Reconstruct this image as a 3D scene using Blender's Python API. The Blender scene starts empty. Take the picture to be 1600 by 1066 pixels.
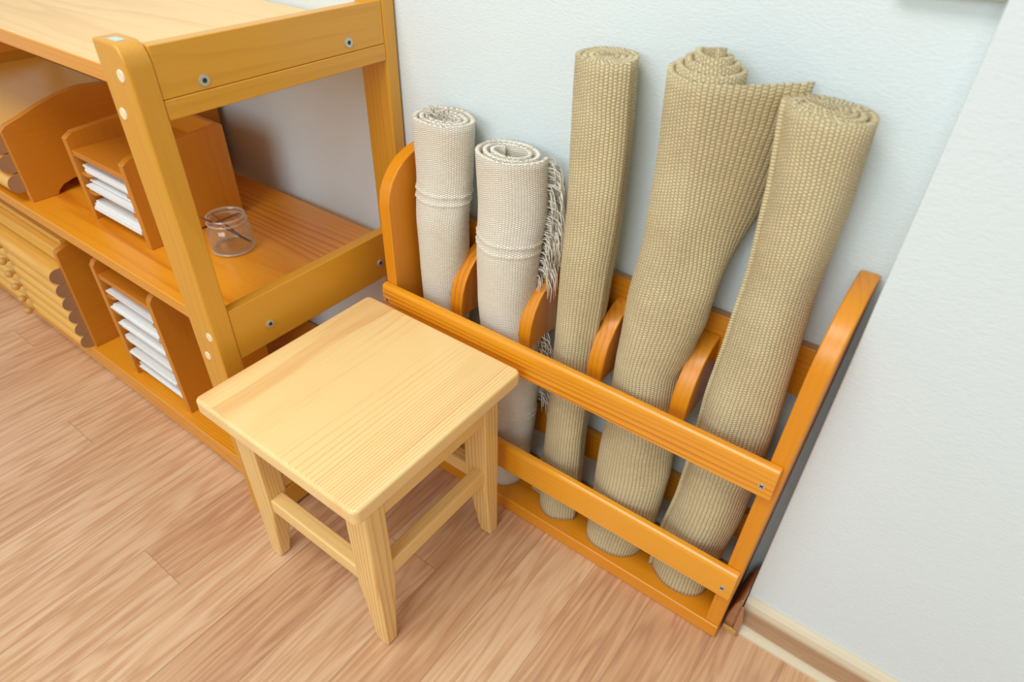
import bpy, math, random
from mathutils import Vector, Matrix
random.seed(7)
S = 0.72                      # layout units -> metres
R = math.radians
scene = bpy.context.scene
col = scene.collection

# ------------------------------------------------------------ camera
cam_d = bpy.data.cameras.new('camera')
cam = bpy.data.objects.new('camera', cam_d); col.objects.link(cam); scene.camera = cam
cam_d.sensor_width = 36.0; cam_d.lens = 1019.05 / 1600 * 36
r = Vector((0.80148792, 0.59767529, 0.02003385)); u = Vector((-0.37824332, 0.48071008, 0.7911067)); f = Vector((-0.46319446, 0.64164014, -0.61135001))
m = Matrix((r, u, -f)).transposed().to_4x4(); m.translation = Vector((0.46701645, -0.97928297, 1.3)) * S
cam.matrix_world = m
cam_d.clip_start = .02
cam_d.dof.use_dof = True; cam_d.dof.focus_distance = .95; cam_d.dof.aperture_fstop = 4.5

# ------------------------------------------------------------ light and exposure
w = bpy.data.worlds.new('world'); scene.world = w; w.use_nodes = True
w.node_tree.nodes['Background'].inputs[0].default_value = (1.0, .985, .95, 1)
w.node_tree.nodes['Background'].inputs[1].default_value = .62
def area(name, loc, target, size, power, color):
    d = bpy.data.lights.new(name, 'AREA'); d.shape = 'RECTANGLE'; d.size, d.size_y = size; d.energy = power; d.color = color
    o = bpy.data.objects.new(name, d); col.objects.link(o); o.location = loc
    o.rotation_euler = (Vector(target) - Vector(loc)).to_track_quat('-Z', 'Y').to_euler(); return o
area('ceiling_lamp_light', (-.25, -1.15, 2.35), (-.1, -.3, .2), (1.3, .6), 26, (1, .98, .94))
area('window_light', (.1, -2.9, 1.75), (.1, -.2, .3), (1.8, 1.3), 40, (.80, .94, 1.0))
scene.view_settings.view_transform = 'Standard'; scene.view_settings.look = 'None'
scene.view_settings.gamma = 1; scene.view_settings.use_curve_mapping = False
scene.view_settings.exposure = -.18

# ------------------------------------------------------------ node helpers
def lin(c):
    return tuple(((x / 255) / 12.92 if x <= 10 else (((x / 255) + .055) / 1.055) ** 2.4) for x in c) + (1,)
class NT:
    def __init__(s, name):
        s.m = bpy.data.materials.new(name); s.m.use_nodes = True; s.t = s.m.node_tree
        s.b = s.t.nodes['Principled BSDF']
    def n(s, typ, **kw):
        o = s.t.nodes.new(typ)
        for k, v in kw.items():
            if k.startswith('i_'): o.inputs[k[2:]].default_value = v
            else: setattr(o, k, v)
        return o
    def put(s, sock, v):
        if isinstance(v, (int, float, tuple)): sock.default_value = v
        else: s.t.links.new(v, sock)
    def math(s, op, a, b=0.0, c=None):
        o = s.n('ShaderNodeMath', operation=op); s.put(o.inputs[0], a); s.put(o.inputs[1], b)
        if c is not None: s.put(o.inputs[2], c)
        return o.outputs[0]
    def vmath(s, op, a, b):
        o = s.n('ShaderNodeVectorMath', operation=op); s.put(o.inputs[0], a); s.put(o.inputs[1], b); return o.outputs[0]
    def noise(s, vec, scale, detail=3, rough=.55):
        o = s.n('ShaderNodeTexNoise'); s.put(o.inputs['Vector'], vec); o.inputs['Scale'].default_value = scale
        o.inputs['Detail'].default_value = detail; o.inputs['Roughness'].default_value = rough; return o.outputs['Fac']
    def mix(s, fac, a, b, blend='MIX'):
        o = s.n('ShaderNodeMix', data_type='RGBA', blend_type=blend); s.put(o.inputs[0], fac); s.put(o.inputs[6], a); s.put(o.inputs[7], b); return o.outputs[2]
    def ramp(s, fac, stops):
        o = s.n('ShaderNodeValToRGB'); s.put(o.inputs[0], fac); e = o.color_ramp.elements
        e[0].position, e[0].color = stops[0][0], stops[0][1]; e[1].position, e[1].color = stops[-1][0], stops[-1][1]
        for p, c in stops[1:-1]: q = e.new(p); q.color = c
        return o.outputs[0]
    def smooth(s, x, a, b):
        o = s.n('ShaderNodeMapRange', interpolation_type='SMOOTHSTEP'); s.put(o.inputs[0], x); o.inputs[1].default_value = a; o.inputs[2].default_value = b; return o.outputs[0]
    def bump(s, h, strength, dist=.001):
        o = s.n('ShaderNodeBump'); o.inputs['Strength'].default_value = strength; o.inputs['Distance'].default_value = dist
        s.put(o.inputs['Height'], h); s.t.links.new(o.outputs[0], s.b.inputs['Normal'])
    def col(s, c): s.put(s.b.inputs['Base Color'], c)
    def set(s, **kw):
        for k, v in kw.items(): s.b.inputs[k.replace('_', ' ')].default_value = v

def wood(name, light, dark, axis='y', ring=170, amt=.6, rough=.35, knots=.0, coat=.25, strip=None, sratio=.05, scratch=0, off=(.02, .015)):
    """varnished pine: growth rings around a pith line running along `axis`, plus fibre noise"""
    k = NT(name)
    tc = k.n('ShaderNodeTexCoord').outputs['Object']
    rnd = k.n('ShaderNodeObjectInfo').outputs['Random']
    sh = k.n('ShaderNodeCombineXYZ'); k.put(sh.inputs[0], k.math('MULTIPLY', rnd, .37)); k.put(sh.inputs[1], k.math('MULTIPLY', rnd, .83)); k.put(sh.inputs[2], k.math('MULTIPLY', rnd, .59))
    p = k.vmath('ADD', tc, sh.outputs[0])
    sep = k.n('ShaderNodeSeparateXYZ'); k.put(sep.inputs[0], tc)
    ax = 'xyz'.index(axis); o1, o2 = [i for i in range(3) if i != ax]
    sc = [1, 1, 1]; sc[ax] = .09
    ps = k.vmath('MULTIPLY', p, tuple(sc))
    sc2 = [1, 1, 1]; sc2[ax] = .03
    pf = k.vmath('MULTIPLY', p, tuple(sc2))
    shift = 0.0
    if strip:
        si = k.math('FLOOR', k.math('DIVIDE', k.math('ADD', sep.outputs[0], 5.013), strip))
        wn = k.n('ShaderNodeTexWhiteNoise', noise_dimensions='1D'); k.put(wn.inputs['W'], si); shift = wn.outputs['Value']
    A = k.math('ADD', sep.outputs[o1], off[0]); B = k.math('ADD', sep.outputs[o2], off[1])
    if strip: A = k.math('ADD', A, k.math('MULTIPLY', shift, .13)); 
    A = k.math('ADD', A, k.math('MULTIPLY', k.math('SUBTRACT', rnd, .5), .06))
    n1 = k.noise(ps, 14, 2); n2 = k.noise(pf, 300, 3, .6); n3 = k.noise(ps, 45, 2)
    d = k.math('SQRT', k.math('ADD', k.math('MULTIPLY', A, A), k.math('MULTIPLY', B, B)))
    if knots:
        sk = [1, 1, 1]; sk[ax] = .45
        vo = k.n('ShaderNodeTexVoronoi', feature='F1'); k.put(vo.inputs['Vector'], k.vmath('MULTIPLY', p, tuple(sk))); vo.inputs['Scale'].default_value = 6.5
        kd = vo.outputs['Distance']; kn = k.math('SUBTRACT', 1, k.smooth(kd, .02, .22)); d = k.math('ADD', d, k.math('MULTIPLY', kn, .012 * knots))
    ph = k.math('ADD', k.math('MULTIPLY', d, ring * 1.15), k.math('MULTIPLY', n1, 2.6)); ph = k.math('ADD', ph, k.math('MULTIPLY', n3, .35))
    ph = k.math('ADD', ph, k.math('MULTIPLY', k.noise(ps, 5.5, 1), 9))
    fr = k.math('FRACT', ph); s_ = k.math('MULTIPLY', k.math('POWER', fr, 2.6), k.math('SUBTRACT', 1, k.smooth(fr, .84, 1.0))); s_ = k.math('MULTIPLY', s_, 1.5)
    g = k.math('MULTIPLY', s_, k.math('MULTIPLY', amt * 1.3, k.smooth(k.noise(ps, 11, 1), .3, .72)))
    g = k.math('ADD', g, k.math('MULTIPLY', k.math('SUBTRACT', n2, .5), .55))
    g = k.math('ADD', g, k.math('MULTIPLY', k.math('SUBTRACT', k.noise(ps, 9, 1), .5), .6))
    if strip: g = k.math('ADD', g, k.math('MULTIPLY', k.math('SUBTRACT', shift, .5), .45))
    o = k.n('ShaderNodeClamp'); k.put(o.inputs[0], g); g = o.outputs[0]
    c = k.mix(g, lin(light), lin(dark))
    if knots:
        c = k.mix(k.math('MULTIPLY', k.math('SUBTRACT', 1, k.smooth(kd, .045, .09)), .75 * knots), c, lin(tuple(int(x * .62) for x in dark)))
    if scratch:
        ns = k.noise(p, 260, 4, .7); nb = k.noise(p, 9, 2)
        sm = k.math('MULTIPLY', k.smooth(ns, .66, .72), k.smooth(nb, .5, .62))
        c = k.mix(k.math('MULTIPLY', sm, scratch), c, lin((240, 222, 190)))
    k.col(c); k.set(Roughness=rough, Coat_Weight=coat, Coat_Roughness=.22)
    k.bump(k.math('ADD', n2, k.math('MULTIPLY', s_, .4)), .1, .0004)
    return k.m

def plain(name, c, rough=.5, metal=0.0, **kw):
    k = NT(name); tc = k.n('ShaderNodeTexCoord').outputs['Object']
    n = k.noise(tc, 120, 3); k.col(k.mix(k.math('MULTIPLY', n, .3), lin(c), lin(tuple(int(x * .8) for x in c)))); k.set(Roughness=rough, Metallic=metal, **kw); return k.m

def weave(name, c1, c2, cgap_shade, rib, knot, bump=1.0, fine=False):
    """woven cotton: ribs along v with yarn crossings, from real-length UVs"""
    k = NT(name); uv = k.n('ShaderNodeUVMap').outputs[0]
    sp = k.n('ShaderNodeSeparateXYZ'); k.put(sp.inputs[0], uv)
    wob = k.noise(uv, 18, 2); wob2 = k.noise(uv, 90, 2)
    U = k.math('ADD', k.math('DIVIDE', sp.outputs[0], rib), k.math('MULTIPLY', wob, .9))
    V = k.math('ADD', k.math('DIVIDE', sp.outputs[1], knot), k.math('MULTIPLY', wob2, .8))
    cell = k.math('FLOOR', U); par = k.math('MULTIPLY', k.math('MODULO', cell, 2.0), .5)
    fu = k.math('ABSOLUTE', k.math('SINE', k.math('MULTIPLY', U, 3.14159)))
    fv = k.math('ABSOLUTE', k.math('SINE', k.math('MULTIPLY', k.math('ADD', V, par), 3.14159)))
    hu = k.math('POWER', fu, .42); hv = k.math('POWER', fv, .5)
    h = k.math('MULTIPLY', hu, k.math('MULTIPLY_ADD', hv, .75, .25)) if not fine else k.math('MULTIPLY', k.math('MULTIPLY_ADD', hu, .6, .4), hv)
    yn = k.n('ShaderNodeTexWhiteNoise', noise_dimensions='2D')
    cv = k.n('ShaderNodeCombineXYZ'); k.put(cv.inputs[0], cell); k.put(cv.inputs[1], k.math('FLOOR', k.math('ADD', V, par))); k.put(yn.inputs['Vector'], cv.outputs[0])
    blot = k.noise(uv, 9, 3)
    base = k.mix(k.smooth(blot, .3, .7), lin(c1), lin(c2))
    base = k.mix(k.math('MULTIPLY', yn.outputs['Value'], .22), base, lin(tuple(min(255, int(x * 1.12)) for x in c1)))
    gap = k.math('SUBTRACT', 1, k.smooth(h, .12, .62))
    base = k.mix(k.math('MULTIPLY', gap, .72), base, lin(cgap_shade))  # occlusion between yarns painted in as a darker colour
    k.col(base); k.set(Roughness=.95, Specular_IOR_Level=.1, Sheen_Weight=.15)
    fz = k.noise(uv, 1500, 3)
    k.bump(k.math('ADD', k.math('MULTIPLY', h, 1.0), k.math('MULTIPLY', fz, .25)), bump, .0016)
    return k.m

# ------------------------------------------------------------ materials
HONEY = (228, 174, 86); 
M = {}
for a in 'xyz':
    M['honey_' + a] = wood('honey_varnish_' + a, (217, 156, 44), (190, 122, 24), a, 60, .25, .36, 0)
    M['orange_' + a] = wood('orange_varnish_' + a, (224, 143, 20), (192, 94, 4), a, 105, .5, .38, .4, coat=.2)
    M['stool_' + a] = wood('stool_pine_' + a, (240, 204, 132), (216, 150, 70), a, 190, .7, .32, 0, coat=.35)
    M['case_' + a] = wood('case_plywood_' + a, (204, 130, 30), (172, 96, 14), a, 50, .2, .4, 0)
M['shelf_x'] = wood('shelf_pine', (240, 160, 36), (206, 108, 10), 'x', 190, .75, .3, .5, scratch=.5, coat=.4)
M['top_x'] = wood('shelf_top_pine_sheen', (246, 200, 124), (224, 166, 88), 'x', 150, .5, .3, 0, scratch=.35, coat=.4)  # paler than the wood: light reflected off the top is in the colour
M['edge_x'] = wood('shelf_edge_pine', (226, 152, 40), (196, 112, 16), 'x', 120, .5, .34, 0)  # front faces of the same boards, without the painted reflection
M['rail_x'] = wood('rail_pine', (238, 162, 34), (194, 90, 4), 'x', 120, .8, .22, 0, coat=.6, off=(.012, -.01))
M['seat'] = wood('seat_pine', (247, 214, 150), (222, 150, 76), 'y', 480, .85, .3, 0, strip=.052, coat=.35)
M['ply_edge'] = plain('plywood_edge', (176, 128, 82), .6)
M['end_grain'] = plain('end_grain', (168, 128, 92), .75)
M['rod'] = wood('rod_beech', (234, 180, 80), (206, 142, 46), 'x', 70, .3, .35, 0)
M['knob'] = plain('knob_wood', (205, 160, 84), .35)
M['cap'] = plain('dowel_cap', (246, 226, 190), .4)
M['steel'] = plain('zinc_steel', (196, 200, 192), .35, .45)
M['dark'] = plain('dark_socket', (38, 40, 40), .5)
M['paper'] = plain('white_paper', (240, 241, 240), .8)
M['stick'] = plain('brown_stick', (128, 74, 34), .6)
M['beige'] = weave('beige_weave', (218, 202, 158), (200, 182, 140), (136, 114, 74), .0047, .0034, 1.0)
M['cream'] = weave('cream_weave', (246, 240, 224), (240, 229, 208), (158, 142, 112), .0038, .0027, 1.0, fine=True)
M['thread'] = plain('cotton_thread', (232, 224, 208), .9)
M['blue_mark'] = plain('blue_paint', (196, 214, 200), .6)
M['olive'] = plain('olive_plastic', (186, 192, 160), .5)

def glass(name, haze):
    k = NT(name); t = k.t
    tr = k.n('ShaderNodeBsdfTransparent'); tr.inputs[0].default_value = (.955, .955, .93, 1)
    gl = k.n('ShaderNodeBsdfGlossy'); gl.inputs['Roughness'].default_value = .06
    df = k.n('ShaderNodeBsdfDiffuse'); df.inputs[0].default_value = (.85, .83, .76, 1)
    lw = k.n('ShaderNodeLayerWeight'); lw.inputs[0].default_value = .25
    a = k.n('ShaderNodeMixShader'); k.put(a.inputs[0], k.math('MULTIPLY_ADD', k.math('POWER', lw.outputs['Facing'], 2.0), .28, haze)); t.links.new(tr.outputs[0], a.inputs[1]); t.links.new(df.outputs[0], a.inputs[2])
    b = k.n('ShaderNodeMixShader'); k.put(b.inputs[0], k.math('MULTIPLY_ADD', k.math('POWER', lw.outputs['Facing'], 2.5), .5, .05)); t.links.new(a.outputs[0], b.inputs[1]); t.links.new(gl.outputs[0], b.inputs[2])
    t.links.new(b.outputs[0], t.nodes['Material Output'].inputs['Surface']); return k.m
M['glass'] = glass('jar_glass', .02); M['glass_rim'] = glass('jar_glass_thick', .22)
def wall():
    k = NT('painted_wallpaper'); tc = k.n('ShaderNodeTexCoord').outputs['Object']
    a = k.noise(k.vmath('MULTIPLY', tc, (1, 1, 2.2)), 170, 4, .6); b = k.noise(tc, 45, 3)
    k.col(k.mix(k.noise(tc, 3, 2), lin((222, 232, 234)), lin((215, 226, 228)))); k.set(Roughness=.75)
    k.bump(k.math('ADD', a, k.math('MULTIPLY', b, .6)), .38, .0016); return k.m
M['wall'] = wall()
def floor_mat():
    k = NT('laminate_planks'); tc = k.n('ShaderNodeTexCoord').outputs['Object']
    sp = k.n('ShaderNodeSeparateXYZ'); k.put(sp.inputs[0], tc)
    W = .139 * S
    px = k.math('DIVIDE', k.math('ADD', sp.outputs[0], .825 * S + 20 * W), W); idx = k.math('FLOOR', px); fx = k.math('FRACT', px)
    wn = k.n('ShaderNodeTexWhiteNoise', noise_dimensions='1D'); k.put(wn.inputs['W'], idx)
    L = 1.25
    # plank 20 ends at y=-.681, plank 23 at y=-.317
    sh = k.math('ADD', k.math('MULTIPLY', k.math('SUBTRACT', idx, 20), .32917), .681 * S + 10 * L)
    py = k.math('DIVIDE', k.math('ADD', sp.outputs[1], sh), L); iy = k.math('FLOOR', py); fy = k.math('FRACT', py)
    idc = k.n('ShaderNodeCombineXYZ'); k.put(idc.inputs[0], idx); k.put(idc.inputs[1], iy)
    w2 = k.n('ShaderNodeTexWhiteNoise', noise_dimensions='2D'); k.put(w2.inputs['Vector'], idc.outputs[0]); rv = w2.outputs['Value']; rc = w2.outputs['Color']
    p = k.vmath('ADD', tc, k.vmath('MULTIPLY', rc, (7, 7, 7)))
    ps = k.vmath('MULTIPLY', p, (1, .09, 1)); pf = k.vmath('MULTIPLY', p, (1, .022, 1))
    n1 = k.noise(ps, 16, 3); n2 = k.noise(pf, 190, 4, .62); n3 = k.noise(ps, 60, 4, .6)
    rings = k.math('MULTIPLY_ADD', k.math('SINE', k.math('MULTIPLY', n1, 70)), .5, .5)
    g = k.math('ADD', k.math('MULTIPLY', k.math('POWER', rings, 1.5), .26), k.math('MULTIPLY', n3, .42)); g = k.math('ADD', g, k.math('MULTIPLY', k.math('SUBTRACT', n2, .5), .72))
    g = k.math('ADD', g, k.math('MULTIPLY', k.math('SUBTRACT', rv, .5), .26))
    c = k.ramp(g, [(0.02, lin((226, 190, 152))), (.38, lin((206, 160, 120))), (.66, lin((188, 140, 106))), (1, lin((154, 106, 78)))])
    ex = k.math('MINIMUM', fx, k.math('SUBTRACT', 1, fx)); ey = k.math('MULTIPLY', k.math('MINIMUM', fy, k.math('SUBTRACT', 1, fy)), L / W)
    e = k.math('MINIMUM', ex, ey); seam = k.math('SUBTRACT', 1, k.smooth(e, .002, .014))
    c = k.mix(k.math('MULTIPLY', seam, .55), c, lin((150, 118, 92)))
    k.col(c); k.set(Roughness=.33, Coat_Weight=.15, Coat_Roughness=.3)
    k.bump(k.math('SUBTRACT', n2, k.math('MULTIPLY', seam, 1.5)), .1, .0006); return k.m
M['floor'] = floor_mat()
def skirting():
    k = NT('skirting_profile'); tc = k.n('ShaderNodeTexCoord').outputs['Object']
    sp = k.n('ShaderNodeSeparateXYZ'); k.put(sp.inputs[0], tc)
    z = k.math('ADD', sp.outputs[2], k.math('MULTIPLY', k.math('SUBTRACT', k.noise(k.vmath('MULTIPLY', tc, (.1, 1, 1)), 60, 2), .5), .006))
    streak = k.noise(k.vmath('MULTIPLY', tc, (.05, 1, 1)), 380, 4, .6)
    H = .0926 * S
    br = k.mix(streak, lin((196, 160, 124)), lin((150, 112, 80)))
    c = k.ramp(k.math('DIVIDE', z, H), [(0, lin((214, 202, 176))), (.20, lin((208, 194, 166))), (.30, (0, 0, 0, 1)), (.60, (0, 0, 0, 1)), (.78, lin((224, 212, 182))), (1, lin((228, 220, 196)))])
    msk = k.math('MULTIPLY', k.smooth(k.math('DIVIDE', z, H), .22, .3), k.math('SUBTRACT', 1, k.smooth(k.math('DIVIDE', z, H), .62, .8)))
    k.col(k.mix(msk, k.mix(k.math('MULTIPLY', streak, .3), lin((222, 210, 182)), lin((196, 180, 148))), br)); k.set(Roughness=.4); return k.m
M['skirting'] = skirting()
M['brown_cap'] = wood('brown_cap', (176, 122, 84), (138, 88, 56), 'x', 60, .4, .25, 0, coat=.5)

# ------------------------------------------------------------ mesh helpers (layout units in, metres out)
class MB:
    def __init__(s): s.v, s.f, s.mi, s.uv = [], [], [], None
    def add(s, vs, fs, mi=0):
        o = len(s.v); s.v += [tuple(v) for v in vs]; s.f += [tuple(i + o for i in f) for f in fs]; s.mi += [mi] * len(fs); return s
    def box(s, x0, x1, y0, y1, z0, z1, mi=0):
        vs = [(x, y, z) for z in (z0, z1) for y in (y0, y1) for x in (x0, x1)]
        return s.add(vs, [(0, 2, 3, 1), (4, 5, 7, 6), (0, 1, 5, 4), (2, 6, 7, 3), (0, 4, 6, 2), (1, 3, 7, 5)], mi)
    def prism(s, pts, axis, a0, a1, mi=0, taper=None):
        """extrude a 2-D outline along an axis; outline in the two other axes, in order"""
        def P(p, a): q = list(p); q.insert('xyz'.index(axis), a); return q
        n = len(pts); vs = [P(p, a0) for p in pts] + [P(p, a1) for p in pts]
        fs = [tuple(range(n))[::-1], tuple(range(n, 2 * n))] + [(i, (i + 1) % n, n + (i + 1) % n, n + i) for i in range(n)]
        return s.add(vs, fs, mi)
    def cyl(s, p0, p1, r0, r1=None, n=20, mi=0, caps=True):
        r1 = r0 if r1 is None else r1; p0, p1 = Vector(p0), Vector(p1); d = (p1 - p0).normalized()
        a = d.orthogonal().normalized(); b = d.cross(a)
        vs = [p0 + (a * math.cos(t) + b * math.sin(t)) * r0 for t in (2 * math.pi * i / n for i in range(n))] + [p1 + (a * math.cos(t) + b * math.sin(t)) * r1 for t in (2 * math.pi * i / n for i in range(n))]
        fs = [(i, (i + 1) % n, n + (i + 1) % n, n + i) for i in range(n)]
        if caps: fs += [tuple(range(n))[::-1], tuple(range(n, 2 * n))]
        return s.add(vs, fs, mi)
    def tube(s, pts, rad, n=5):
        pts = [Vector(p) for p in pts]; rows = []
        for i, p in enumerate(pts):
            d = (pts[min(i + 1, len(pts) - 1)] - pts[max(i - 1, 0)]).normalized(); a = d.orthogonal().normalized(); b = d.cross(a)
            rows.append([p + (a * math.cos(t) + b * math.sin(t)) * rad for t in (2 * math.pi * j / n for j in range(n))])
        vs = [v for q in rows for v in q]; fs = []
        for i in range(len(rows) - 1):
            for j in range(n): fs.append((i * n + j, i * n + (j + 1) % n, (i + 1) * n + (j + 1) % n, (i + 1) * n + j))
        fs += [tuple(range(n))[::-1], tuple(range((len(rows) - 1) * n, len(rows) * n))]
        return s.add(vs, fs)
    def lathe(s, c, prof, n=40):
        vs, fs = [], []
        for rr, z in prof:
            for j in range(n): t = 2 * math.pi * j / n; vs.append((c[0] + rr * math.cos(t), c[1] + rr * math.sin(t), c[2] + z))
        for i in range(len(prof) - 1):
            for j in range(n): fs.append((i * n + j, i * n + (j + 1) % n, (i + 1) * n + (j + 1) % n, (i + 1) * n + j))
        fs += [tuple(range(n))[::-1], tuple(range((len(prof) - 1) * n, len(prof) * n))]
        return s.add(vs, fs)
    def sphere(s, c, rad, n=16):
        prof = [(max(1e-4, rad * math.sin(t)), -rad * math.cos(t)) for t in (math.pi * i / 10 for i in range(11))]
        return s.lathe(c, prof, n)
    def build(s, name, mats, parent=None, bevel=0, seg=3, smooth=False, uvs=None, label=None, fix=True):
        me = bpy.data.meshes.new(name)
        o0 = Vector(parent['o']) if parent and 'o' in parent else Vector((0, 0, 0))
        top = parent is None
        if top and s.v:
            xs = list(zip(*s.v)); o0 = Vector(((min(xs[0]) + max(xs[0])) / 2, (min(xs[1]) + max(xs[1])) / 2, min(xs[2])))
        me.from_pydata([(Vector(v) - o0) * S for v in s.v], [], s.f)
        if not isinstance(mats, (list, tuple)): mats = [mats]
        for q in mats: me.materials.append(M[q])
        for p, mi in zip(me.polygons, s.mi): p.material_index = mi; p.use_smooth = smooth
        if uvs:
            l = me.uv_layers.new(name='UVMap')
            for lp in me.loops: l.data[lp.index].uv = uvs[lp.vertex_index]
        if fix:
            import bmesh
            bm = bmesh.new(); bm.from_mesh(me); bmesh.ops.recalc_face_normals(bm, faces=bm.faces); bm.to_mesh(me); bm.free()
        o = bpy.data.objects.new(name, me); col.objects.link(o)
        if top: o.location = o0 * S
        else: o.parent = parent
        o['o'] = tuple(o0)
        if bevel:
            b = o.modifiers.new('edge', 'BEVEL'); b.width = bevel * S; b.segments = seg; b.limit_method = 'ANGLE'; b.angle_limit = R(40)
            b.harden_normals = False
            for p in me.polygons: p.use_smooth = True
            wn = o.modifiers.new('wn', 'WEIGHTED_NORMAL'); wn.keep_sharp = False
        if label: o['label'] = label
        return o
def box(name, mat, parent, x0, x1, y0, y1, z0, z1, bevel=.003, **kw): return MB().box(x0, x1, y0, y1, z0, z1).build(name, mat, parent, bevel, **kw)
def thing(name, label, cat, loc, group=None):
    o = bpy.data.objects.new(name, None); col.objects.link(o); o.location = Vector(loc) * S; o.empty_display_size = .03
    o['o'] = tuple(loc); o['label'] = label; o['category'] = cat
    if group: o['group'] = group
    return o
def tag(o, label, cat, group=None):
    o['label'] = label; o['category'] = cat
    if group: o['group'] = group
    return o
def struct(o): o['kind'] = 'structure'; return o
def screw(parent, x, y, z, d, rad=.0062, label='small steel cross-head screw'):
    """screw head whose face looks along direction d ('y' = towards -y, 'x' = towards +x)"""
    n = Vector((0, -1, 0)) if d == 'y' else Vector((1, 0, 0)); c = Vector((x, y, z))
    mb = MB().cyl(c - n * .004, c + n * .0012, rad, rad * .92, 20)
    o = mb.build('screw', 'steel', parent, smooth=False, label=label)
    t = Vector((1, 0, 0)) if d == 'y' else Vector((0, 1, 0)); up = Vector((0, 0, 1))
    a = (t + up).normalized(); b = (t - up).normalized(); k = MB()
    for q, p in ((a, b), (b, a)):
        vs = [c + q * su * rad * .62 + p * sv * rad * .14 + n * h for h in (.0006, .0015) for su, sv in ((-1, -1), (1, -1), (1, 1), (-1, 1))]
        k.add(vs, [(3, 2, 1, 0), (4, 5, 6, 7), (0, 1, 5, 4), (1, 2, 6, 5), (2, 3, 7, 6), (3, 0, 4, 7)])
    k.build('screw_slot', 'dark', o)
def bolt(parent, x, y, z, rad=.0095, hexr=.42):
    c = Vector((x, y, z)); n = Vector((1, 0, 0))
    o = MB().cyl(c - n * .004, c + n * .0018, rad, rad * .9, 24).build('bolt', 'steel', parent, label='zinc socket-head bolt')
    MB().cyl(c + n * .001, c + n * .0024, rad * hexr, rad * hexr, 6).build('bolt_socket', 'dark', o)

# ------------------------------------------------------------ room
XW, YW = .4336, -.0885
struct(MB().box(-4.2, 3.6, -4.5, .15, -.1, 0).build('floor', 'floor', None))
struct(MB().box(-4.2, XW + .1, 0, .15, 0, 3.6).build('wall_back', 'wall', None))
struct(MB().box(XW, 3.6, YW, .15, 0, 3.6).build('wall_right', 'wall', None, bevel=.003))
H = .0926
prof = [(YW, 0), (YW - .034, 0), (YW - .034, .006), (YW - .028, .016), (YW - .0225, .030), (YW - .018, .048), (YW - .016, .068), (YW - .014, .082), (YW - .009, .090), (YW - .003, H), (YW, H)]
struct(MB().prism(prof, 'x', XW + .001, 3.5).build('baseboard_right', 'skirting', None, smooth=False))
# return piece with its brown corner cap, in the gap between the rack and the wall
o = thing('baseboard_corner', 'glossy brown plastic corner cap of the skirting, beside the foot of the rug rack', 'corner cap', (XW, -.1, 0))
pr = [(XW - .001, 0), (XW - .020, 0), (XW - .0215, .02), (XW - .0205, .05), (XW - .015, .085), (XW - .008, .108), (XW - .001, .112)]
MB().prism(pr, 'y', YW - .036, -.03).build('cap_body', 'brown_cap', o, bevel=.004)
MB().box(XW - .021, XW + .008, YW - .043, YW - .0365, 0, .016).build('cap_foot', 'knob', o, bevel=.002, label='pale foot strip')
MB().prism([(XW - .001, .0), (XW + .012, .0), (XW + .012, .05), (XW + .004, .098), (XW - .001, .098)], 'y', YW - .042, YW - .0365).build('cap_lip', 'brown_cap', o, bevel=.002)
# olive thing high on the wall
t = thing('wall_panel', 'pale olive panel on the wall, only its blurred lower edge in view near the corner', 'panel', (.37, -.01, 1.168))
box('panel_board', 'olive', t, .315, .428, -.016, -.001, 1.168, 1.40); box('panel_edge', 'olive', t, .315, .428, -.020, -.016, 1.168, 1.18)

# ------------------------------------------------------------ rug rack
XL, XR, TP = -.4679, .4089, .0292
YF, YB, TB = -.1591, -.161, .0397
ZU1, ZU0, ZL1, ZL0, TR = .5224, .4521, .2348, .156, .0169
rk = thing('rug_rack', 'orange-varnished wooden rug rack with front rails and curved dividers against the wall', 'rack', (-.03, -.09, 0))
MB().prism([(YB - .001, .003), (YB - .001, TB - .002), (YB + .002, TB), (-.003, TB), (-.003, 0), (YB + .002, 0)], 'x', XL, XR).build('base_board', 'orange_x', rk, bevel=.0025)
side = [(-.004, TB), (YF, TB), (YF, .705), (-.1535, .733), (-.1425, .754), (-.126, .773), (-.104, .789), (-.076, .800), (-.045, .806), (-.004, .807)]
for x0, x1, lean in ((XL, XL + TP, 0), (XR - TP, XR, .014)):
    b = MB().prism(side, 'x', x0, x1); b.v = [(x + lean * (z / .8) ** 1.5, y, z) for x, y, z in b.v]
    b.build('side_panel', 'orange_z', rk, bevel=.003)
for z0, z1 in ((ZU0, ZU1), (ZL0, ZL1)):
    b = MB().prism([(YF, z0), (YF - TR + .003, z0), (YF - TR, z0 + .004), (YF - TR, z1 - .012), (YF - TR + .003, z1 - .003), (YF - TR + .008, z1), (YF, z1)], 'x', XL - .001, XR + .001)
    rail = b.build('front_rail', 'rail_x', rk, bevel=.0022)
    zc = (z0 + z1) / 2
    screw(rail, .391, YF - TR, zc - (.008 if z0 > .3 else .01), 'y'); screw(rail, -.4545, YF - TR, zc, 'y')
b = MB().box(XL + TP, XR - TP, -.021, -.003, .555, .655); b.mi[1] = 1; b.build('back_board', ['orange_x', 'ply_edge'], rk, bevel=.001)
box('back_board', 'orange_x', rk, XL + TP, XR - TP, -.021, -.003, .15, .228, .0015)
div = [(-.021, .478), (-.1185, .478), (-.119, .505), (-.114, .533), (-.103, .560), (-.086, .583), (-.064, .601), (-.040, .612), (-.021, .616)]
for x in (-.3228, -.145, .0223, .1945):
    MB().prism(div, 'x', x + .001, x + .0335).build('divider', 'orange_z', rk, bevel=.003)

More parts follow.
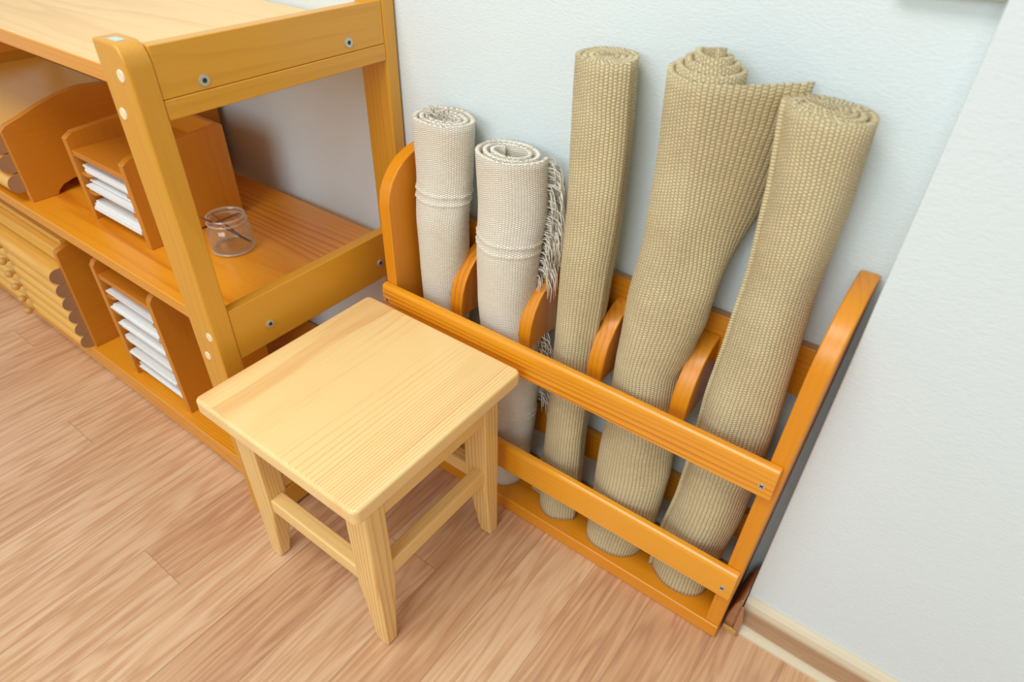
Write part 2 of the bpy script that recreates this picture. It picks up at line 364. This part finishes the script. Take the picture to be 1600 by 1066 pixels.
# ------------------------------------------------------------ rugs
def spl(keys, z):
    k = sorted(keys)
    if z <= k[0][0]: return k[0][1:]
    for a, b in zip(k, k[1:]):
        if z <= b[0]:
            t = (z - a[0]) / (b[0] - a[0]); t = t * t * (3 - 2 * t) * .5 + t * .5
            return tuple(p + (q - p) * t for p, q in zip(a[1:], b[1:]))
    return k[-1][1:]
def rug(name, mat, keys, ztop, turns, th, label, group, cone=0.0, end=-60, flap=None, bands=(), tilt=0.0, squash=0.0, seed=0, gap=1.12, zbot=TB, rows=70, off=(0, 0), wav=.0015):
    """keys: (z, cx, cy, rx, ry). Rolled cloth as a spiral ribbon lofted up the keys."""
    rng = random.Random(seed); ph = [rng.uniform(0, 6.28) for _ in range(8)]
    na = 64; N = int(turns * na); tot = turns * 2 * math.pi
    zs = [zbot + (ztop - zbot) * i / rows for i in range(rows + 1)]
    for bz in bands: zs += [bz + d for d in (-.007, -.0045, -.002, 0, .002, .0045, .007)]
    zs = sorted(set(round(z, 5) for z in zs))
    vs, uv = [], []
    rnom = sum((q[3] + q[4]) / 2 for q in keys) / len(keys)
    al = [0.0]
    for k in range(2):                      # 0 outer face, 1 inner face
        for z in zs:
            cx, cy, rx, ry = spl(keys, z)
            tz = max(0, (z - (ztop - .16)) / .16)
            arc = 0.0; last = None
            for i in range(N + 1):
                th_ = -tot + tot * i / N + R(end)         # ends at angle `end`, outermost
                back = (N - i) / na                       # turns in from the outside
                dr = back * th * gap
                jit = wav * (math.sin(3 * th_ + ph[0] + z * 9) + .6 * math.sin(5 * th_ + ph[1] - z * 13)) * (1 if back < 1 else .5)
                ax_ = max(.003, rx - dr + jit); ay_ = max(.003, (ry - dr) * (1 - squash * min(1, back) * .5) + jit)
                if k: ax_ = max(.001, ax_ - th); ay_ = max(.001, ay_ - th)
                for bz in bands:
                    if k == 0 and back < 1: bb = .0024 * math.exp(-((z - bz) / .0032) ** 2) * (1 + .35 * math.sin(th_ * 46)); ax_ += bb; ay_ += bb
                x = cx + off[0] * min(back, 2) + ax_ * math.cos(th_); y = cy + off[1] * min(back, 2) + ay_ * math.sin(th_)
                zz = z
                if tz > 0:
                    zz += cone * min(back, turns) * tz * tz + tilt * math.cos(th_) * (ax_) * tz + (.0007 * math.sin(th_ * 31 + ph[2]) + .0009 * math.sin(th_ * 2 + ph[3])) * tz ** 6
                if flap and back < flap['turn']:
                    w_ = flap['w'](z); t = 1 - back / flap['turn']; fx, fy = flap['tip'](z)
                    sx_, sy_ = cx + rx * math.cos(flap['a']), cy + ry * math.sin(flap['a'])
                    if k: sy_ += th; fy += th
                    bulge = math.sin(t * math.pi) * .006
                    lx, ly = sx_ + (fx - sx_) * t, sy_ + (fy - sy_) * t ** 1.3 - bulge
                    x += (lx - x) * w_; y += (ly - y) * w_
                    if tz > 0: zz += flap.get('rise', 0) * w_ * t * tz
                y = min(y, -.0035)
                arc += (rnom - back * th * gap * .9) * tot / N if rnom - back * th * gap > .012 else .012 * tot / N
                vs.append((x, y, zz)); uv.append((arc * S + (0.0021 if k else 0), z * S))
    n1 = N + 1; nz = len(zs); K = n1 * nz; fs = []
    for j in range(nz - 1):
        for i in range(N):
            a = j * n1 + i; fs.append((a, a + 1, a + 1 + n1, a + n1)); a += K; fs.append((a + n1, a + n1 + 1, a + 1, a))
        a = j * n1; fs.append((a + n1, a + n1 + K, a + K, a)); a += N; fs.append((a, a + K, a + n1 + K, a + n1))
    for i in range(N):
        fs.append((i + 1, i, i + K, i + 1 + K)); a = (nz - 1) * n1 + i; fs.append((a, a + 1, a + 1 + K, a + K))
    root = thing(name, label, 'rug', (keys[0][1], keys[0][2], zbot), group)
    b = MB(); b.add(vs, fs); b.build('rolled_cloth', mat, root, smooth=True, uvs=uv, fix=False)
    return root

def back(keys):     # keep each roll off the wall and the back boards
    out = []
    for z, cx, cy, rx, ry in keys:
        lim = -.0235 if z < .70 else -.005
        out.append((z, cx, min(cy, lim - ry), rx, ry))
    return out
k1 = back([(.04, -.372, -.093, .056, .056), (.25, -.372, -.088, .058, .058), (.46, -.3705, -.080, .061, .059), (.565, -.371, -.080, .063, .060), (.67, -.3695, -.078, .065, .060), (.775, -.3685, -.068, .069, .060), (.88, -.3675, -.066, .073, .060)])
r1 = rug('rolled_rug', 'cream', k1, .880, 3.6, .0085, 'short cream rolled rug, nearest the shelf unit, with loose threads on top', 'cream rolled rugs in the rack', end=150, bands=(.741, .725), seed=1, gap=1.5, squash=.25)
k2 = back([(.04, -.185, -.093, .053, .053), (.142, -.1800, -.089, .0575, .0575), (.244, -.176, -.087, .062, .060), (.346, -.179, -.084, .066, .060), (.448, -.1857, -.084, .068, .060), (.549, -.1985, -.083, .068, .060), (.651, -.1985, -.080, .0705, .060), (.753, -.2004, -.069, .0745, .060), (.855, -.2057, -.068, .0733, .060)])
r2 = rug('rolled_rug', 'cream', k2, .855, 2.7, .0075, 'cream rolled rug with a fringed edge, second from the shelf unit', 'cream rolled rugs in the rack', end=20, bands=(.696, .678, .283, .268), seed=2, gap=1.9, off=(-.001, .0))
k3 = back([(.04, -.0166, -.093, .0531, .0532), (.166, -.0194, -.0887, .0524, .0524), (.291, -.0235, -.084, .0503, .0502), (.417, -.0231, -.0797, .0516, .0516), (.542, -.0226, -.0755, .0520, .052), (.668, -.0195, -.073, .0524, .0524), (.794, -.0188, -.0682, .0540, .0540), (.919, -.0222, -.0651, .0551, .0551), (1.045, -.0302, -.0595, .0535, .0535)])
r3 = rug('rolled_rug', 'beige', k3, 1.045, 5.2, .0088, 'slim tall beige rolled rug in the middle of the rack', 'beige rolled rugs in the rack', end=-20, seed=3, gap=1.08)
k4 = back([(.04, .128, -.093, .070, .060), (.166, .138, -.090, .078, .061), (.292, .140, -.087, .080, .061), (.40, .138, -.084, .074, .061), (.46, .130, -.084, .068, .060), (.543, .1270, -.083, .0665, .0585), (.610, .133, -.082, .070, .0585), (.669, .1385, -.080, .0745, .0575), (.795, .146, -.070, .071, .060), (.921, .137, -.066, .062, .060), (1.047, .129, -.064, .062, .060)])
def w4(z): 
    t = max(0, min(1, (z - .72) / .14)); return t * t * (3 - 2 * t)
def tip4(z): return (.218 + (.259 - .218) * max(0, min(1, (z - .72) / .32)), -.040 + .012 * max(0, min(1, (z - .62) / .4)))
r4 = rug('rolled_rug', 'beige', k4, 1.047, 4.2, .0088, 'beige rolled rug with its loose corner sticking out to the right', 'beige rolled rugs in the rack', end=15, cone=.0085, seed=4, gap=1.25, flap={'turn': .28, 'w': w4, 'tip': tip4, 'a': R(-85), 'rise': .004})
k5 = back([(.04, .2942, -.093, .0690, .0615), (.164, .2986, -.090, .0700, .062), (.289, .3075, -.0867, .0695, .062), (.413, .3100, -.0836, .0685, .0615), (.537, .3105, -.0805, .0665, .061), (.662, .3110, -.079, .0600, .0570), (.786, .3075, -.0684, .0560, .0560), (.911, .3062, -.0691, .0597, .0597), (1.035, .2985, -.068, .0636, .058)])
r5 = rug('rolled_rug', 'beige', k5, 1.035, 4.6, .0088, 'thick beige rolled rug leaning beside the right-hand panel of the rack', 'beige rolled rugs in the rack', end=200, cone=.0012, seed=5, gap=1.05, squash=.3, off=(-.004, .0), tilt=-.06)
# loose lower corner of the middle rug
b = MB(); rows = 10; vs = []; uv = []
for i in range(rows + 1):
    t = i / rows; z = TB + .001 + (.235 - TB) * t; x0 = -.098 + (.035) * t ** 1.2; x1 = -.060 - .004 * t
    for x, y in ((x0, -.098), (x1, -.105), (x1, -.0965), (x0, -.0895)): vs.append((x, y, z)); uv.append((x * S + y * S, z * S))
fs = [(i * 4 + j, i * 4 + (j + 1) % 4, i * 4 + 4 + (j + 1) % 4, i * 4 + 4 + j) for i in range(rows) for j in range(4)] + [(3, 2, 1, 0), tuple(rows * 4 + j for j in range(4))]
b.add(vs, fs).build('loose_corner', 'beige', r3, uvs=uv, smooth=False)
# fringes
rng = random.Random(5); b = MB()
for i in range(300):
    z = .30 + .548 * rng.random() ** .8 if i % 3 else rng.uniform(.62, .85)
    cx, cy, rx, ry = spl(k2, z); a = R(rng.uniform(10, 38))
    p = Vector((cx + rx * .98 * math.cos(a), cy + ry * .98 * math.sin(a), z)); ln = rng.uniform(.03, .06); out = rng.uniform(.016, .048)
    if .5 < z < .63: out *= .3
    pts = [p + Vector((out * (1 - (1 - t) ** 2) + rng.uniform(-.0015, .0015), -.006 * t + rng.uniform(-.0015, .0015), .006 * math.sin(t * 3) - ln * t * t)) for t in (0, .25, .5, .75, 1)]
    pts = [Vector((min(q.x, -.079 - .0 * q.z), min(q.y, -.004), q.z)) for q in pts]
    b.tube(pts, .0011, 4)
b.build('fringe', 'thread', r2, smooth=True, label='cotton fringe along the rug edge')
b = MB()
for i in range(26):
    a = rng.uniform(0, 6.28); q = rng.uniform(.006, .038)
    p = Vector((-.372 + q * math.cos(a), -.066 + q * .7 * math.sin(a), .879)); d = Vector((rng.uniform(-1, .7), rng.uniform(-.6, .6), 0)) * .028
    hh = rng.uniform(.004, .016)
    b.tube([p + d * t + Vector((0, 0, hh * math.sin(t * 2.6) + .001)) for t in (0, .25, .5, .75, 1)], .0009, 4)
b.build('fringe', 'thread', r1, smooth=True, label='loose white threads')

# ------------------------------------------------------------ stool
SX0, SX1, SY0, SY1, SZ, ST = -.492, -.074, -.622, -.196, .495, .034
st = thing('stool', 'small square pale pine stool standing in front of the shelf unit', 'stool', (-.29, -.4, 0))
def rrect(x0, x1, y0, y1, q, n=6):
    pts = []
    for cx, cy, a0 in ((x1 - q, y0 + q, -90), (x1 - q, y1 - q, 0), (x0 + q, y1 - q, 90), (x0 + q, y0 + q, 180)):
        for i in range(n + 1): a = R(a0 + 90 * i / n); pts.append((cx + q * math.cos(a), cy + q * math.sin(a)))
    return pts
MB().prism(rrect(SX0, SX1, SY0, SY1, .013), 'z', SZ - ST, SZ).build('seat', 'seat', st, bevel=.0065, seg=4)
LX0, LX1, LY0, LY1 = -.482, -.110, -.580, -.218; LW, LV = .058, .046; ZT = SZ - ST
def leg(xo, yo, sx, sy):
    """outer corner (xo, yo); inner sides cut away below the stretcher"""
    zs = [(0, .50), (.006, .58), (.05, .68), (.10, .79), (.14, .89), (.175, 1), (ZT, 1)]
    vs = []
    for z, wd in zs:
        for a, c in ((0, 0), (1, 0), (1, 1), (0, 1)): vs.append((xo + sx * LW * wd * a, yo + sy * LV * (wd + .1 * (1 - wd)) * c, z))
    fs = [(i * 4 + j, i * 4 + (j + 1) % 4, i * 4 + 4 + (j + 1) % 4, i * 4 + 4 + j) for i in range(len(zs) - 1) for j in range(4)] + [(3, 2, 1, 0), tuple((len(zs) - 1) * 4 + j for j in range(4))]
    MB().add(vs, fs).build('leg', 'stool_z', st, bevel=.0055, seg=3)
for xo, sx in ((LX0, 1), (LX1, -1)):
    for yo, sy in ((LY0, 1), (LY1, -1)): leg(xo, yo, sx, sy)
for x0 in (LX0 + .006, LX1 - .029):
    box('apron', 'stool_y', st, x0, x0 + .023, LY0 + LV - .004, LY1 - LV + .004, .372, ZT)
    box('stretcher', 'stool_y', st, x0 - .002, x0 + .032 if x0 < -.3 else x0 + .025, LY0 + LV - .004, LY1 - LV + .004, .196, .236, .004)
for y0 in (LY0 + .006, LY1 - .034):
    box('apron', 'stool_x', st, LX0 + LW - .004, LX1 - LW + .004, y0 + .016, y0 + .028, .415, ZT)
    box('stretcher', 'stool_x', st, LX0 + LW - .004, LX1 - LW + .004, y0 - .001, y0 + .030, .176, .214, .004)

# ------------------------------------------------------------ shelf unit
UX, PW, PD, PY = -.5356, .0775, .0303, -.5321
ZM, TM, ZT_, TT, ZB = .5303, .0305, .9999, .0289, .0737
YS = -.4908; UXL = -2.3
su = thing('shelf_unit', 'low open honey-coloured wooden shelf unit with three shelves along the wall', 'shelf', (-1.4, -.27, 0))
def post(xr, y0, y1, top=1.062):
    pts = [(xr - PW, 0), (xr, 0), (xr, top - .034), (xr - .003, top - .016), (xr - .012, top - .004), (xr - .026, top), (xr - PW, top)]
    return MB().prism([(x, z) for x, z in pts], 'y', y0, y1).build('post', 'honey_z', su, bevel=.004)
for xr in (UX, UXL + PW):
    post(xr, PY, PY + .040); post(xr, -.0353, -.004, 1.10)
    xo = xr if xr == UX else xr
    o = box('side_rail', 'honey_y', su, xr - .026, xr - .002, PY + .040, -.0353, .9776, 1.0547, .002)
    o2 = box('side_rail', 'honey_y', su, xr - .026, xr - .001, PY + .040, -.0353, .9469, .9772, .002)
    o3 = box('side_rail', 'honey_y', su, xr - .026, xr - .002, PY + .040, -.0353, .4783, .5905, .002)
    o4 = box('side_rail', 'honey_y', su, xr - .026, xr - .002, PY + .040, -.0353, .010, .0737, .002)
    if xr == UX:
        bolt(o, xr - .002, -.421, .992); bolt(o, xr - .002, -.125, .995); bolt(o3, xr - .002, -.415, .521); bolt(o3, xr - .002, -.112, .520)
for x, z in ((-.5575, 1.018), (-.5905, .957), (-.5525, .549), (-.5835, .490)):
    MB().cyl((x, PY + .002, z), (x, PY - .0016, z), .0105, .0085, 24).build('dowel_cap', 'cap', su, smooth=False, label='pale round plastic dowel cap')
MB().box(UX - .052, UX - .026, PY + .010, PY + .024, 1.0618, 1.0624).build('paint_mark', 'blue_mark', su, label='small pale blue paint mark')
L0, L1 = UXL + .03, UX - .027
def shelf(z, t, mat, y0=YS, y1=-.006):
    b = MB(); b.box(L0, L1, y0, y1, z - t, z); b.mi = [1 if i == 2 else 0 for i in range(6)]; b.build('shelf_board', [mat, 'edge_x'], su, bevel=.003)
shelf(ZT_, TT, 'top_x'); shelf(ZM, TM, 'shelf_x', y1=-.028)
shelf(ZB, .0737 - .012, 'shelf_x')
box('cleat', 'case_y', su, -1.46, -1.432, YS + .05, -.04, .880, ZT_ - TT)

# ------------------------------------------------------------ letter trays and cards
def paper_cards(x0, x1, y0, y1, z, n, label, group, rng, th=.0046):
    for i in range(n):
        dx = rng.uniform(-.003, .003); dy = rng.uniform(-.012, .010)
        b = MB(); zz = z + i * (th + .0004); b.box(x0 + dx, x1 + dx, y0 + dy, y1, zz, zz + th)
        o = b.build('card', 'paper', None); tag(o, label, 'card', group)
rng = random.Random(11)
def tray(label, x0, x1, y0, y1, z0, zf, zb, ztop, slots, tp=.019):
    """side panels rising to the back, a top board and open slots; slots = list of board z tops"""
    t = thing('letter_tray', label, 'letter tray', ((x0 + x1) / 2, (y0 + y1) / 2, z0))
    pr = [(y0, z0), (y1, z0), (y1, zb), (y0 + .03, zf + .012), (y0 + .008, zf), (y0, zf - .012)]
    if z0 > .3: pr = [(y0, z0), (y0 + .075, z0), (y0 + .085, z0 + .006), (y1, z0 + .006), (y1, zb), (y1 - .01, zb + .002), (y0 + .02, zf + .004), (y0, zf - .008)]
    MB().prism(pr, 'x', x0, x0 + tp).build('side_panel', 'case_z', t, bevel=.002)
    MB().prism(pr, 'x', x1 - tp, x1).build('side_panel', 'case_z', t, bevel=.002)
    box('top_board', 'case_x', t, x0 + tp, x1 - tp, y0 + .004, y1 - .01, ztop - .014, ztop, .001)
    box('back_board', 'case_x', t, x0 + tp, x1 - tp, y1 - .012, y1, z0 + .006, zb, .001)
    w0, w1 = x0 + tp, x1 - tp
    for z in slots:   # board with a wide notch at its front edge
        c = .05; d = .034
        pts = [(w0, y1 - .012), (w0, y0 + .006), (w0 + c * .55, y0 + .006), (w0 + c, y0 + d), (w1 - c, y0 + d), (w1 - c * .55, y0 + .006), (w1, y0 + .006), (w1, y1 - .012)]
        MB().prism(pts, 'z', z - .008, z).build('slot_board', 'case_x', t, bevel=.001)
    return t
tray('wooden letter tray on the middle shelf with three slots of white cards', -1.238, -.970, -.411, -.165, ZM, .741, .757, .706, (.652, .606, .561))
for z, nm, n in ((.652, 'top', 4), (.606, 'middle', 6), (.561, 'bottom', 4)):
    paper_cards(-1.205, -.993, -.400, -.20, z + .0003, n, 'white cards stacked in the %s slot of the middle-shelf letter tray' % nm, 'cards in the %s slot of the upper letter tray' % nm, rng)
box('spacer', 'case_x', None, -1.42, -1.228, -.155, -.02, ZM, .775, .002)
tag(bpy.context.scene.objects['spacer'], 'plain wooden box standing against the wall behind the upper letter tray', 'box').name = 'wooden_box'
tray('tall wooden letter tray on the bottom shelf with six slots of white cards', -1.222, -.941, -.470, -.215, ZB, .437, .437, .404, (.342, .294, .246, .198, .150, .104))
for z, nm, n in ((.342, 'first', 4), (.294, 'second', 5), (.246, 'third', 4), (.198, 'fourth', 4), (.150, 'fifth', 4), (.104, 'sixth', 3)):
    paper_cards(-1.188, -.962, -.462, -.25, z + .0003, n, 'white cards stacked in the %s slot down of the bottom-shelf letter tray' % nm, 'cards in the %s slot of the lower letter tray' % nm, rng)

# ------------------------------------------------------------ drawer cabinets with rounded drawer fronts
def cabinet(label, x0, x1, y0, y1, z0, prof, zs, rr, ztop, fascia, knobs):
    t = thing('drawer_cabinet', label, 'cabinet', ((x0 + x1) / 2, (y0 + y1) / 2, z0))
    for a in (x0, x1 - .02): MB().prism(prof, 'x', a, a + .02).build('side_panel', 'case_y', t, bevel=.002)
    box('back_board', 'case_x', t, x0 + .02, x1 - .02, y1 - .012, y1, z0 + .01, ztop - .02, .001)
    for a, b_, c, d in fascia: box('top_board', 'rod', t, x0 + .02, x1 - .02, a, b_, c, d, .002)
    for z in zs:
        mb = MB(); n = 14; pts = []
        yc = y0 - .009
        for i in range(n + 1): a = R(90 + 180 * i / n); pts.append((yc + rr * math.cos(a), z + rr * math.sin(a)))
        pts += [(yc + .03, z - rr), (y1 - .03, z - rr), (y1 - .03, z + rr * .4), (yc + .03, z + rr)]
        dr = mb.prism(pts, 'x', x0 + .021, x1 - .0205 + .006).build('drawer', 'rod', t, smooth=False, label='drawer with half-round wooden front')
        e = MB(); q = [(y, zz) for y, zz in pts[:n + 1]] + [(yc + .03, z - rr), (yc + .03, z + rr)]
        e.prism(q, 'x', x1 - .0145, x1 - .0138).build('end_face', 'end_grain', dr, label='dark end grain')
        if knobs:
            kk = MB().cyl((knobs, yc - rr * .9, z), (knobs, yc - rr - .012, z), .006, .005, 12).sphere((knobs, yc - rr - .016, z), .0115)
            kk.build('knob', 'knob', dr, smooth=True)
    return t
pl = [(-.481, ZB), (-.413, ZB), (-.396, .093), (-.12, .093), (-.10, ZB), (-.06, ZB), (-.06, .405), (-.436, .405), (-.471, .394), (-.476, .388)]
cabinet('wide drawer cabinet on the bottom shelf with a stack of round-fronted drawers', -2.05, -1.414, -.481, -.06, ZB, pl, (.320, .275, .231, .186, .141, .097), .0222, .40, [(-.470, -.08, .352, .396), (-.45, -.10, .398, .414)], -1.728)
pu = [(-.467, ZM), (-.403, ZM), (-.398, .540), (-.383, .552), (-.355, .560), (-.32, .560), (-.292, .552), (-.277, .540), (-.272, ZM), (-.10, ZM), (-.10, .745), (-.14, .763), (-.203, .773), (-.26, .777), (-.310, .771), (-.366, .756), (-.417, .738), (-.455, .726), (-.467, .716)]
cabinet('drawer cabinet with arched side panel on the middle shelf', -2.05, -1.432, -.467, -.10, ZM, pu, (.684, .633, .582), .0235, .74, [(-.455, -.12, .712, .722)], None)

# ------------------------------------------------------------ jar with sticks
jc = (-.836, -.288, ZM)
jar = MB().lathe(jc, [(.036, .0), (.044, .002), (.0485, .010), (.049, .030), (.048, .052), (.0445, .059), (.0405, .064), (.0405, .068), (.0425, .070), (.0425, .075), (.0405, .077), (.041, .083), (.0395, .086), (.0378, .085), (.0378, .065), (.0420, .058), (.0460, .048), (.0470, .030), (.0462, .012), (.040, .005), (.001, .005)], 48).build('glass_jar', 'glass', None, smooth=True)
for nm, r0, z0, rr in (('rim', .0405, .084, .0026), ('neck_bead', .0425, .0725, .0022), ('base_ring', .0455, .006, .0030)):
    pr = [(r0 + rr * math.cos(t), z0 + rr * math.sin(t)) for t in (2 * math.pi * i / 10 for i in range(11))]
    mb = MB().lathe(jc, pr, 48); mb.f = mb.f[:-2]; mb.mi = mb.mi[:-2]
    mb.build(nm, 'glass_rim', jar, smooth=True)
tag(jar, 'small empty clear glass jar holding two thin sticks on the middle shelf', 'jar')
J = Vector(jc)
s1 = MB().tube([(-.803, -.262, .548), (-.8155, -.299, .588), (-.8255, -.3285, .6165), (-.8355, -.358, .645)], .0024, 8).build('stick', 'stick', None, smooth=True)
tag(s1, 'longer brown stick leaning far out over the rim of the glass jar', 'stick', 'sticks in the glass jar')
s2 = MB().tube([(-.822, -.262, .546), (-.816, -.295, .592), (-.809, -.331, .643)], .0022, 8).build('stick', 'stick', None, smooth=True)
tag(s2, 'shorter brown stick leaning inside the glass jar', 'stick', 'sticks in the glass jar')

for o in bpy.data.objects:
    if 'o' in o: del o['o']
